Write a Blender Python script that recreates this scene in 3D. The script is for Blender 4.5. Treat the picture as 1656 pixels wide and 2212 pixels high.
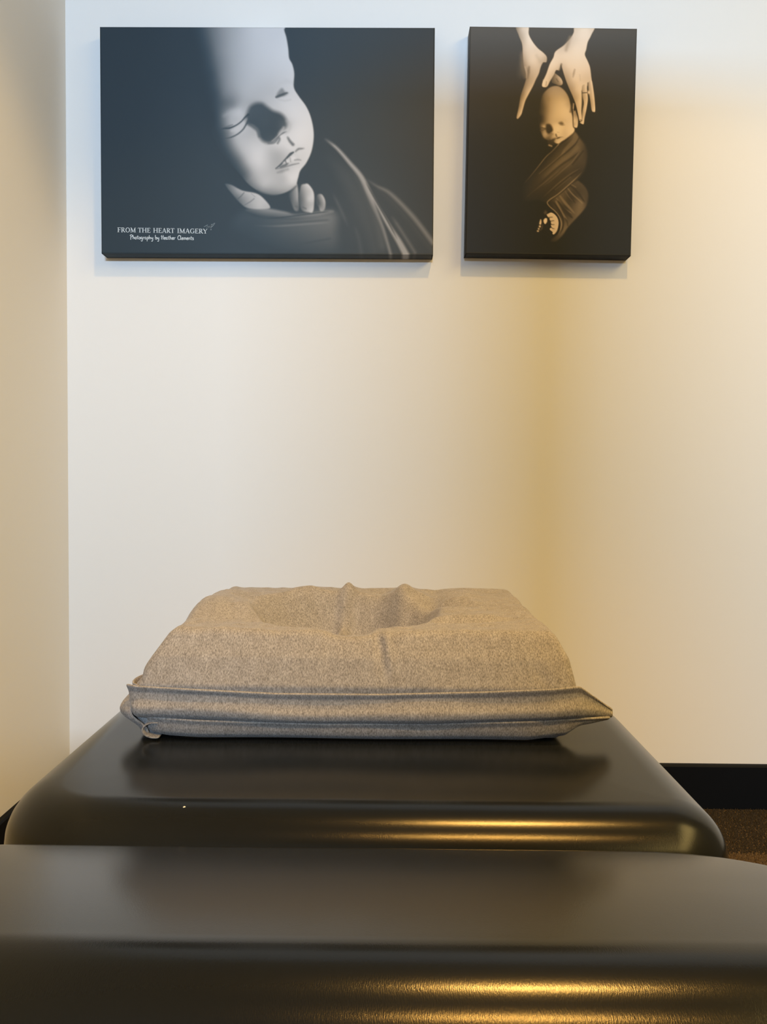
import bpy, bmesh, math, random
import numpy as np
from mathutils import Vector, Matrix

for o in list(bpy.data.objects): bpy.data.objects.remove(o, do_unlink=True)
S = bpy.context.scene; COL = S.collection
CZ = .751                                   # lens height above the floor
random.seed(7); RNG = np.random.default_rng(7)

# ---------------------------------------------------------------- camera
cam = bpy.data.cameras.new('camera'); co = bpy.data.objects.new('camera', cam); COL.objects.link(co)
cam.sensor_fit = 'AUTO'; cam.sensor_width = 36.; cam.lens = 1790/2212*36; cam.clip_start = .02
def cam_matrix(p, y, r):
    fw = Vector((-math.sin(y)*math.cos(p), math.cos(y)*math.cos(p), -math.sin(p)))
    rt = Vector((math.cos(y), math.sin(y), 0)); up = rt.cross(fw)
    r2 = rt*math.cos(r) + up*math.sin(r); u2 = -rt*math.sin(r) + up*math.cos(r)
    return Matrix(((r2.x, u2.x, -fw.x, 0), (r2.y, u2.y, -fw.y, 0), (r2.z, u2.z, -fw.z, CZ), (0, 0, 0, 1)))
co.matrix_world = cam_matrix(math.radians(2.228), math.radians(.298), math.radians(.505))
S.camera = co

# ---------------------------------------------------------------- light
w = bpy.data.worlds.new('world'); S.world = w; w.use_nodes = True
w.node_tree.nodes['Background'].inputs[0].default_value = (.75, .85, 1, 1)
w.node_tree.nodes['Background'].inputs[1].default_value = .3
S.view_settings.view_transform = 'Standard'; S.view_settings.look = 'None'
S.view_settings.gamma = 1; S.view_settings.use_curve_mapping = False
S.view_settings.exposure = 0.0
def area(name, loc, to, sx, sy, power, col, spread=180):
    l = bpy.data.lights.new(name, 'AREA'); l.shape = 'RECTANGLE'; l.size = sx; l.size_y = sy
    l.energy = power; l.color = col; l.spread = math.radians(spread)
    o = bpy.data.objects.new(name, l); COL.objects.link(o); o.location = loc
    o.rotation_euler = (Vector(to)-Vector(loc)).to_track_quat('-Z', 'Y').to_euler()
    return o
def spot(name, loc, to, power, col, angle, blend, radius):
    l = bpy.data.lights.new(name, 'SPOT'); l.energy = power; l.color = col
    l.spot_size = math.radians(angle); l.spot_blend = blend; l.shadow_soft_size = radius
    o = bpy.data.objects.new(name, l); COL.objects.link(o); o.location = loc
    o.rotation_euler = (Vector(to)-Vector(loc)).to_track_quat('-Z', 'Y').to_euler()
    return o
WARM = (1, .61, .18); GOLD = (1, .51, .10)
area('daylight_window', (.2, -4.44, 2.3), (.1, 1.9, 1.75), 1.0, .22, 46, (.515, .725, 1), 70)
spot('downlight', (.40, .52, 2.68), (.40, .52, 0), 54, WARM, 112, .2, .045)
spot('downlight', (.40, -.70, 2.68), (.40, -.70, 0), 20, WARM, 90, .2, .045)
spot('downlight_beam', (.40, .52, 2.675), (.30, .75, 0), 105, GOLD, 64, .9, .06)
spot('downlight_beam', (.40, -.70, 2.675), (.20, .55, .45), 105, GOLD, 50, .8, .045)
area('ambient_fill', (2.0, -.8, 2.70), (2.0, -.8, 0), 1.1, 3.2, 93, (1, .73, .27))  # unseen warm fill, added to raise the ambient light

# ---------------------------------------------------------------- helpers
def mesh_obj(name, verts, faces, mat=None, parent=None, smooth=True):
    me = bpy.data.meshes.new(name); me.from_pydata([tuple(v) for v in verts], [], faces)
    me.update()
    if smooth: me.polygons.foreach_set('use_smooth', [True]*len(me.polygons))
    if mat: me.materials.append(mat)
    o = bpy.data.objects.new(name, me); COL.objects.link(o)
    if parent: o.parent = parent
    return o
def box_obj(name, lo, hi, mat, parent=None, bevel=0., seg=2):
    bm = bmesh.new(); bmesh.ops.create_cube(bm, size=1)
    for v in bm.verts: v.co = Vector([lo[i] + (v.co[i]+.5)*(hi[i]-lo[i]) for i in range(3)])
    if bevel: bmesh.ops.bevel(bm, geom=bm.edges[:], offset=bevel, segments=seg, affect='EDGES', profile=.5)
    me = bpy.data.meshes.new(name); bm.to_mesh(me); bm.free(); me.materials.append(mat)
    o = bpy.data.objects.new(name, me); COL.objects.link(o)
    if parent: o.parent = parent
    return o
def empty(name, loc):
    o = bpy.data.objects.new(name, None); COL.objects.link(o); o.location = loc; o.empty_display_size = .05
    return o
def tag(o, label=None, cat=None, group=None, kind=None):
    for k, v in (('label', label), ('category', cat), ('group', group), ('kind', kind)):
        if v: o[k] = v
    return o
class Mat:
    def __init__(s, name, col, rough=.6, spec=.4):
        s.m = bpy.data.materials.new(name); s.m.use_nodes = True; s.t = s.m.node_tree; s.N = s.t.nodes; s.L = s.t.links
        s.b = s.N['Principled BSDF']; s.b.inputs['Base Color'].default_value = (*col, 1)
        s.b.inputs['Roughness'].default_value = rough; s.b.inputs['Specular IOR Level'].default_value = spec
        s.tc = s.N.new('ShaderNodeTexCoord')
    def noise(s, scale, detail=3, vec=(1, 1, 1), rough=.5):
        mp = s.N.new('ShaderNodeMapping'); mp.inputs['Scale'].default_value = vec
        s.L.new(s.tc.outputs['Object'], mp.inputs[0])
        n = s.N.new('ShaderNodeTexNoise'); n.inputs['Scale'].default_value = scale; n.inputs['Detail'].default_value = detail
        n.inputs['Roughness'].default_value = rough
        s.L.new(mp.outputs[0], n.inputs['Vector']); return n.outputs['Fac']
    def ramp(s, fac, stops):
        r = s.N.new('ShaderNodeValToRGB'); e = r.color_ramp.elements
        while len(e) < len(stops): e.new(.5)
        for el, (p, c) in zip(e, stops): el.position = p; el.color = (*c, 1)
        s.L.new(fac, r.inputs[0]); return r.outputs[0]
    def mix(s, fac, a, b, mode='MIX'):
        n = s.N.new('ShaderNodeMix'); n.data_type = 'RGBA'; n.blend_type = mode
        if isinstance(fac, (int, float)): n.inputs[0].default_value = fac
        else: s.L.new(fac, n.inputs[0])
        s.L.new(a, n.inputs[6]); s.L.new(b, n.inputs[7]); return n.outputs[2]
    def color(s, sock): s.L.new(sock, s.b.inputs['Base Color'])
    def bump(s, sock, strength, dist=.001):
        n = s.N.new('ShaderNodeBump'); n.inputs['Strength'].default_value = strength; n.inputs['Distance'].default_value = dist
        s.L.new(sock, n.inputs['Height']); s.L.new(n.outputs[0], s.b.inputs['Normal'])

# ---------------------------------------------------------------- materials
m = Mat('painted_wall', (.80, .79, .765), .75, .2); m.bump(m.noise(260, 3), .08, .0006); M_WALL = m.m
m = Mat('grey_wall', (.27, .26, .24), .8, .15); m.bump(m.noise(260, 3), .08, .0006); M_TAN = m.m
m = Mat('painted_ceiling', (.62, .58, .52), .9, .1); m.bump(m.noise(120, 3), .1, .001); M_CEIL = m.m
m = Mat('dark_baseboard', (.0035, .0045, .0065), .6, .12); m.bump(m.noise(90, 2), .05, .0005); M_BASE = m.m
m = Mat('carpet', (.12, .085, .05), .95, .05)
m.color(m.ramp(m.noise(420, 4), [(.3, (.055, .036, .020)), (.7, (.20, .135, .07))])); m.bump(m.noise(500, 3), .6, .004); M_CARPET = m.m
m = Mat('shaded_carpet', (.05, .035, .02), .95, .05)  # shadow on the carpet, painted as a darker copy of its colour
m.color(m.ramp(m.noise(420, 4), [(.3, (.028, .022, .015)), (.7, (.078, .060, .038))])); m.bump(m.noise(500, 3), .6, .004); M_CARPET_SHADE = m.m
m = Mat('black_vinyl', (.006, .007, .0075), .185, .26)
m.color(m.ramp(m.noise(5, 3), [(.3, (.005, .006, .0066)), (.7, (.007, .008, .0086))]))
m.bump(m.noise(1, 3, (2300, 520, 520), .55), .12, .0004); m.b.inputs['Specular Tint'].default_value = (1, .96, .86, 1); M_VINYL = m.m
m = Mat('black_metal', (.02, .02, .021), .4, .5); m.bump(m.noise(200, 2), .04, .0005); M_METAL = m.m
m = Mat('dark_board', (.03, .026, .022), .6, .3); m.bump(m.noise(120, 2), .08, .0005); M_BOARD = m.m
m = Mat('heather_jersey', (.4, .38, .35), .92, .12)
st = m.noise(1, 3, (1050, 400, 400), .6)
st2 = m.noise(1, 2, (150, 60, 60), .5)
c1 = m.ramp(st, [(.36, (.156, .148, .138)), (.50, (.252, .240, .224)), (.64, (.340, .326, .305))])
c2 = m.ramp(st2, [(.3, (.84, .83, .82)), (.7, (1, 1, 1))])
m.color(m.mix(1., c1, c2, 'MULTIPLY'))
m.b.inputs['Sheen Weight'].default_value = .12; m.b.inputs['Sheen Roughness'].default_value = .5
m.bump(st, .25, .0006); M_JERSEY = m.m
m = Mat('canvas_print', (1, 1, 1), .5, .2)
at = m.N.new('ShaderNodeVertexColor'); at.layer_name = 'print'; m.color(at.outputs[0])
m.bump(m.noise(1, 2, (1400, 1400, 1400)), .12, .0004); M_PRINT = m.m
m = Mat('white_ink', (.62, .70, .76), .6, .2); m.bump(m.noise(900, 1), .02, .0002); M_INK = m.m
m = Mat('faded_ink', (.16, .20, .23), .6, .2); m.bump(m.noise(900, 1), .02, .0002); M_INK2 = m.m
m = Mat('stretcher_wood', (.45, .33, .2), .7, .2); m.bump(m.noise(60, 3, (1, 1, 8)), .1, .001); M_WOOD = m.m
m = Mat('white_lint', (.7, .72, .72), .9, .1); m.bump(m.noise(2000, 2), .2, .0003); M_LINT = m.m
m = Mat('blocker_laminate', (.10, .075, .05), .5, .3); m.color(m.ramp(m.noise(6, 4, (8, 8, .6)), [(.3, (.035, .033, .030)), (.7, (.06, .056, .05))])); M_BLOCKER = m.m
m = Mat('window_frame_paint', (.7, .7, .69), .4, .4); m.bump(m.noise(150, 2), .03, .0005); M_FRAME = m.m
# ---------------------------------------------------------------- printed pictures, painted as numbers
def catmull(P, n=6, closed=False):
    P = np.asarray(P, float)
    m = len(P); out = []
    rng_ = range(m if closed else m - 1)
    for i in rng_:
        if closed:
            a, b, c, d = P[(i-1) % m], P[i], P[(i+1) % m], P[(i+2) % m]
        else:
            a, b, c, d = P[max(i-1, 0)], P[i], P[i+1], P[min(i+2, m-1)]
        for k in range(n):
            t = k / n
            out.append(.5*((2*b) + (c-a)*t + (2*a-5*b+4*c-d)*t*t + (3*b-a-3*c+d)*t**3))
    if not closed: out.append(P[-1])
    return np.array(out)

class Paint:
    def __init__(s, X, Y, val):
        s.X, s.Y = X, Y
        s.V = np.zeros_like(X) + val
    def box(s, P, pad):
        x0, y0 = P.min(0) - pad; x1, y1 = P.max(0) + pad
        return np.nonzero((s.X > x0) & (s.X < x1) & (s.Y > y0) & (s.Y < y1))[0]
    def segd(s, x, y, P, closed):
        best = np.full(x.shape, 1e18); tt = np.zeros(x.shape); n = len(P)
        for i in range(n if closed else n-1):
            a = P[i]; b = P[(i+1) % n]; dx, dy = b - a; L = dx*dx + dy*dy + 1e-12
            t = np.clip(((x-a[0])*dx + (y-a[1])*dy)/L, 0, 1)
            d = (x-a[0]-t*dx)**2 + (y-a[1]-t*dy)**2
            m = d < best
            best[m] = d[m]; tt[m] = (i + t[m]) / max(n-1, 1)
        return np.sqrt(best), tt
    def inside(s, x, y, P):
        r = np.zeros(x.shape, bool); n = len(P)
        for i in range(n):
            (x1, y1), (x2, y2) = P[i], P[(i+1) % n]
            if y1 == y2: continue
            c = ((y1 > y) != (y2 > y)) & (x < (x2-x1)*(y-y1)/(y2-y1) + x1)
            r ^= c
        return r
    def mask(s, P, soft=1.5, smooth=True, grow=0.):
        P = catmull(P, 5, True) if smooth else np.asarray(P, float)
        I = s.box(P, soft*2 + 2 + abs(grow)); x, y = s.X[I], s.Y[I]
        d, _ = s.segd(x, y, P, True)
        d = np.where(s.inside(x, y, P), d, -d) + grow
        k = np.clip(d/soft*.5 + .5, 0, 1)
        return I, k*k*(3-2*k)
    def poly(s, P, val, soft=1.5, a=1., smooth=True, grow=0.):
        I, k = s.mask(P, soft, smooth, grow)
        v = s.tone(val, I) if isinstance(val, list) else val
        s.V[I] += (v - s.V[I])*k*a
    def tone(s, pts, I):                                   # thin plate spline through (x, y, tone)
        A = np.asarray(pts, float); n = len(A)
        def U(r2): return r2*np.log(r2 + 1e-9)
        xs = A[:, 0]/100; ys = A[:, 1]/100
        K = U((xs[:, None]-xs)**2 + (ys[:, None]-ys)**2) + np.eye(n)*.002
        M = np.zeros((n+3, n+3)); M[:n, :n] = K
        M[:n, n] = 1; M[:n, n+1] = xs; M[:n, n+2] = ys; M[n:, :n] = M[:n, n:].T
        w = np.linalg.solve(M, np.concatenate([A[:, 2], [0, 0, 0]]))
        x = s.X[I]/100; y = s.Y[I]/100
        o = w[n] + w[n+1]*x + w[n+2]*y
        for i in range(n): o = o + w[i]*U((x-xs[i])**2 + (y-ys[i])**2)
        return np.clip(o, A[:, 2].min()-6, A[:, 2].max()+6)
    def stroke(s, P, w, val, a=1., soft=1.5, fade=(0, 0)):
        P = catmull(P, 6)
        ws = np.atleast_1d(np.asarray(w, float))
        I = s.box(P, ws.max() + soft*2 + 1)
        d, t = s.segd(s.X[I], s.Y[I], P, False)
        wt = np.interp(t, np.linspace(0, 1, len(ws)), ws)
        k = np.clip((wt - d)/soft*.5 + .5, 0, 1); k = k*k*(3-2*k)
        if fade[0]: k = k*np.clip(t/fade[0], 0, 1)
        if fade[1]: k = k*np.clip((1-t)/fade[1], 0, 1)
        s.V[I] += (val - s.V[I])*k*a
    def blob(s, x, y, rx, ry, val, a=1., rot=0.):
        c, n = math.cos(rot), math.sin(rot)
        u = ((s.X-x)*c + (s.Y-y)*n)/rx; v = (-(s.X-x)*n + (s.Y-y)*c)/ry
        k = np.exp(-(u*u + v*v))*a
        s.V += (val - s.V)*k

def paint_sleeping_face(X, Y):
    p = Paint(X, Y, 50.)
    p.V += np.clip((X-300)/400, 0, 1)*14 - np.clip((X-800)/140, 0, 1)*3
    # blanket behind, right of the face
    p.blob(790, 470, 90, 90, 78, .7, .9)
    p.blob(880, 520, 70, 50, 74, .6, .6)
    p.stroke([(718, 415), (737, 454), (753, 492)], [2, 3, 2], 98, .6, 5, (.3, .3))
    p.stroke([(766, 486), (775, 515), (782, 552)], [2, 3, 3], 92, .5, 6, (.3, .05))
    p.stroke([(700, 330), (740, 370), (775, 430), (800, 500), (812, 552)], [6, 14, 16, 10, 6], 84, .6, 14, (.3, .05))
    p.stroke([(756, 351), (790, 410), (815, 470), (830, 552)], [3, 6, 9, 7], 100, .5, 9, (.2, .1))
    p.stroke([(846, 466), (868, 500), (900, 552)], [2, 3, 3], 108, .8, 5, (.3, .05))
    p.stroke([(788, 384), (815, 402), (846, 420), (894, 470), (936, 526)], [1, 2, 4, 5, 5], 122, .9, 5, (.3, 0))
    p.stroke([(820, 410), (870, 460), (936, 545)], [2, 3, 2], 84, .5, 10)
    p.stroke([(777, 380), (804, 438), (824, 482), (836, 520), (845, 552)], [2, 4, 3.5, 3, 3], 128, .95, 4, (.15, 0))
    p.stroke([(700, 297), (728, 319), (756, 351), (782, 383), (808, 434), (843, 492), (862, 522), (878, 552)],
             [2, 3, 4, 5, 4.5, 4.5, 6, 7], 156, 1, 4, (.12, 0))
    p.stroke([(790, 392), (808, 424), (838, 478), (860, 520)], [.8, 1.5, 1.5, 1], 74, .8, 2.5, (.2, .2))
    p.stroke([(806, 430), (828, 478), (850, 530), (856, 552)], [1, 2, 2.5, 3], 72, .7, 3, (.2, 0))
    # swaddle under the chin
    p.poly([(520, 462), (560, 462), (620, 468), (716, 458), (728, 500), (720, 551), (640, 551), (560, 530), (500, 500)],
           [(500, 480, 66), (560, 470, 74), (620, 478, 92), (700, 470, 112), (716, 490, 104), (640, 500, 86), (700, 520, 88),
            (560, 510, 66), (640, 540, 68), (710, 546, 72)], 16)
    p.poly([(530, 454), (568, 449), (615, 457), (645, 464), (714, 455), (718, 462), (690, 468), (640, 474), (590, 470), (552, 468)],
           [(530, 456, 72), (568, 455, 122), (615, 462, 120), (645, 467, 108), (714, 459, 116), (590, 470, 78), (690, 468, 110)], 4)
    p.stroke([(555, 474), (600, 471), (650, 465), (714, 457)], [.5, 1, 1.2, .8], 62, .8, 2.5, (.3, .1))
    p.stroke([(548, 488), (600, 489), (660, 485), (716, 481)], [.5, 1.2, 1.6, 1.2], 132, .6, 3, (.4, .15))
    p.stroke([(570, 484), (640, 481), (716, 475)], [.5, 1.4, 1], 70, .5, 3, (.4, .1))
    p.stroke([(630, 533), (680, 523), (718, 516)], [.8, 1.5, 1.5], 66, .5, 4, (.4, .1))
    # forearm and hand at the left
    p.poly([(486, 398), (500, 399), (523, 411), (552, 417), (568, 427), (584, 448), (566, 452), (536, 450), (520, 440), (502, 420)],
           [(486, 398, 78), (500, 404, 120), (515, 414, 148), (512, 428, 100), (530, 420, 160), (552, 424, 178), (568, 436, 182),
            (582, 447, 172), (560, 446, 178), (536, 446, 140), (522, 438, 112)], 2.5)
    p.stroke([(527, 416), (520, 424), (512, 431)], [.7, 1, .6], 84, .75, 2)
    p.stroke([(549, 429), (540, 436), (528, 443)], [.7, .9, .5], 100, .7, 2)
    p.stroke([(543, 418), (551, 425)], [.6, .4], 120, .5, 2)
    # fingers
    p.poly([(628, 404), (641, 396), (645, 420), (646, 452), (637, 455), (630, 440), (624, 420)],
           [(628, 406, 96), (640, 400, 165), (643, 430, 150), (638, 452, 120), (628, 430, 84), (645, 448, 105)], 3)
    p.poly([(651, 400), (658, 397), (667, 398), (678, 415), (679, 440), (676, 458), (667, 459), (654, 456), (648, 446), (645, 430), (648, 412)],
           [(652, 402, 140), (662, 400, 190), (674, 412, 196), (677, 440, 178), (668, 430, 190), (655, 430, 120), (649, 448, 92), (668, 456, 178), (656, 455, 120)], 2.5)
    p.poly([(684, 424), (690, 419), (697, 421), (703, 433), (703, 448), (699, 456), (692, 456), (689, 448), (684, 440)],
           [(688, 422, 110), (696, 424, 168), (701, 436, 170), (700, 454, 150), (690, 440, 90), (693, 454, 150)], 2.5)
    p.stroke([(655, 448), (661, 451)], [1.5, 1.5], 84, .5, 2)
    p.stroke([(638, 446), (642, 447)], [1.2, 1], 90, .5, 2)
    # the head
    face = [(400, 40), (612, 40), (614, 62), (619, 80), (623, 104), (625, 124), (632, 138), (636, 158), (635, 186), (645, 205), (661, 227),
            (671, 249), (677, 275), (678, 299), (673, 327), (662, 351), (649, 368), (644, 385), (638, 402), (619, 415), (593, 422),
            (568, 418), (552, 409), (535, 396), (515, 372), (495, 350), (470, 320), (440, 260), (420, 180), (408, 110)]
    T = [(412, 60, 62), (440, 60, 92), (462, 60, 118), (485, 58, 150), (510, 58, 170), (540, 58, 192), (575, 58, 200), (608, 60, 202),
         (425, 110, 62), (448, 110, 84), (470, 110, 122), (490, 110, 152), (520, 110, 178), (560, 110, 196), (600, 110, 204), (619, 112, 208),
         (432, 160, 60), (458, 160, 80), (475, 160, 116), (495, 160, 150), (525, 160, 178), (570, 160, 192), (610, 160, 200), (632, 160, 205),
         (445, 200, 60), (468, 200, 84), (482, 200, 116), (500, 200, 140), (525, 200, 172), (560, 200, 180), (590, 200, 186), (628, 200, 204),
         (455, 228, 60), (475, 228, 92), (492, 226, 112), (505, 224, 132), (525, 222, 168), (545, 212, 176), (580, 215, 186), (610, 222, 202),
         (650, 228, 212), (630, 250, 208), (668, 260, 214), (640, 275, 212), (670, 300, 212), (650, 310, 212), (625, 262, 194),
         (462, 255, 62), (482, 250, 128), (505, 243, 176), (518, 238, 186), (526, 236, 176), (490, 262, 150), (510, 255, 176),
         (458, 285, 60), (475, 288, 84), (495, 286, 140), (515, 276, 188), (505, 284, 170),
         (468, 308, 62), (485, 306, 104), (505, 304, 160), (525, 290, 178), (545, 278, 172), (530, 305, 182), (552, 300, 184),
         (482, 330, 66), (500, 325, 122), (520, 325, 168), (545, 330, 194), (565, 325, 198), (585, 325, 180), (600, 330, 172),
         (495, 352, 66), (515, 348, 118), (535, 350, 170), (560, 350, 198), (580, 352, 182), (603, 312, 200), (615, 318, 198), (612, 305, 206),
         (515, 378, 76), (532, 372, 124), (552, 372, 172), (575, 375, 180), (590, 385, 178), (600, 350, 166), (622, 320, 200), (648, 318, 206),
         (535, 398, 92), (552, 396, 142), (570, 400, 172), (585, 408, 152), (600, 412, 148), (615, 408, 162), (625, 398, 186), (632, 385, 206),
         (612, 388, 176), (640, 372, 206), (660, 340, 204), (648, 350, 200), (556, 409, 116), (572, 416, 120), (600, 420, 118), (632, 404, 172)]
    I, k = p.mask(face, 2.2)
    p.V[I] += (p.tone(T, I) - p.V[I])*k
    # the cheek sinks into the dark at the left
    p.stroke([(404, 40), (424, 130), (446, 220), (462, 275), (478, 318), (497, 350), (514, 374), (530, 394)], [24, 21, 18, 13, 12, 11, 8, 3], 54, 1, 30, (0, .1))
    # far eye
    p.poly([(597, 209), (600, 198), (609, 189), (616, 196), (623, 199), (616, 205), (607, 207)], 118, 4, .75)
    p.stroke([(597, 208), (604, 205), (612, 202), (620, 199)], [1.8, 2.6, 2.6, 1], 78, .9, 2.6)
    p.stroke([(602, 213), (615, 216), (628, 214)], [.6, 1.2, .6], 176, .5, 4)
    p.stroke([(604, 178), (618, 174), (630, 176)], [2, 4, 2], 188, .5, 6)
    # brow shadow and the dark side of the nose
    p.blob(552, 222, 20, 9, 150, .5)
    p.poly([(534, 240), (540, 228), (552, 221), (566, 221), (578, 229), (590, 237), (606, 243), (616, 252), (621, 265), (618, 275),
            (606, 283), (600, 294), (590, 304), (580, 308), (568, 304), (560, 294), (556, 280), (546, 271), (536, 267), (530, 258)],
           [(536, 240, 78), (556, 226, 76), (580, 236, 74), (612, 254, 78), (618, 268, 96), (600, 280, 72), (580, 305, 76), (562, 290, 70),
            (575, 262, 72), (545, 258, 72), (590, 262, 70)], 7)
    p.stroke([(535, 264), (546, 272), (556, 281), (560, 293)], [2, 3, 2.5, 2], 78, .6, 4)
    p.stroke([(588, 304), (598, 296), (606, 289)], [.8, 1.4, 1.8], 205, .95, 1.8)
    p.stroke([(604, 289), (610, 280), (613, 274)], [2, 3, 2], 178, .8, 4)
    p.stroke([(580, 308), (592, 307), (602, 297), (604, 300), (600, 308)], [1.5, 2.4, 2], 104, .8, 3)
    p.stroke([(588, 305), (600, 295), (612, 286), (622, 282)], [1, 1.2, 1.6, 1], 92, .8, 2, (0, .25))
    p.stroke([(620, 260), (627, 268), (624, 280), (618, 286)], [2, 3, 2], 172, .5, 5)
    # closed near eye: lash line and lower fold
    p.stroke([(472, 279), (484, 276), (496, 275), (510, 269), (521, 261), (529, 252), (536, 246)], [1, 1.6, 1.8, 1.3, 1.3, 1.6, 2.4], 62, .95, 1.8, (.2, 0))
    p.stroke([(486, 274), (494, 271), (502, 268)], [1.2, 1.6, .8], 84, .6, 2.5)
    p.stroke([(478, 298), (496, 296), (512, 289), (524, 279), (531, 268), (536, 258)], [.8, 1.3, 1.3, 1.4, 1.8, 2.4], 70, .9, 1.9, (.25, 0))
    p.stroke([(500, 281), (514, 277), (526, 266), (533, 256)], [2, 4, 3, 1], 188, .6, 4)
    p.stroke([(484, 248), (500, 240), (518, 238)], [2, 5, 3], 186, .35, 7)
    # philtrum, lips
    p.stroke([(620, 292), (626, 303), (633, 311)], [1.4, 2.6, 3.2], 98, .85, 3.2, (.25, 0))
    p.stroke([(609, 293), (616, 308), (628, 319), (640, 318)], [3, 4, 4, 2], 208, .6, 4)
    p.stroke([(596, 363), (606, 355), (618, 342), (628, 332), (634, 328)], [.8, 1.6, 1.8, 3, 1.6], 74, .95, 1.8)
    p.stroke([(606, 360), (616, 356), (622, 352)], [2, 3, 1.5], 92, .8, 2.5)
    p.stroke([(639, 326), (645, 321), (652, 320), (660, 319)], [1.4, 2.2, 1.6, 1], 108, .8, 2.6, (0, .3))
    p.blob(634, 341, 6, 6, 214, .9)
    p.blob(622, 347, 4.5, 4, 206, .85)
    p.blob(614, 351, 3, 3, 186, .8)
    p.blob(648, 332, 6, 5, 206, .6)
    p.stroke([(617, 346), (619, 353)], [.8, .6], 84, .8, 1.5)
    p.stroke([(627, 340), (628, 349)], [.5, .5], 120, .6, 1.5)
    p.stroke([(637, 345), (644, 344), (650, 345)], [1.2, 1.6, .8], 128, .7, 2.4)
    p.stroke([(596, 364), (608, 362), (622, 358), (632, 355), (646, 352)], [1, 1.3, 1.3, 1.5, .8], 110, .7, 2.2)
    p.stroke([(600, 372), (610, 369), (622, 365)], [1.5, 3.2, 1.5], 134, .75, 4)
    p.stroke([(618, 372), (628, 380), (632, 392)], [4, 6, 4], 208, .4, 7)
    # chin shade
    p.stroke([(556, 413), (575, 421), (598, 424), (622, 417), (640, 402)], [2, 3, 3, 2, 1], 60, .6, 4)
    return p.V

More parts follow.
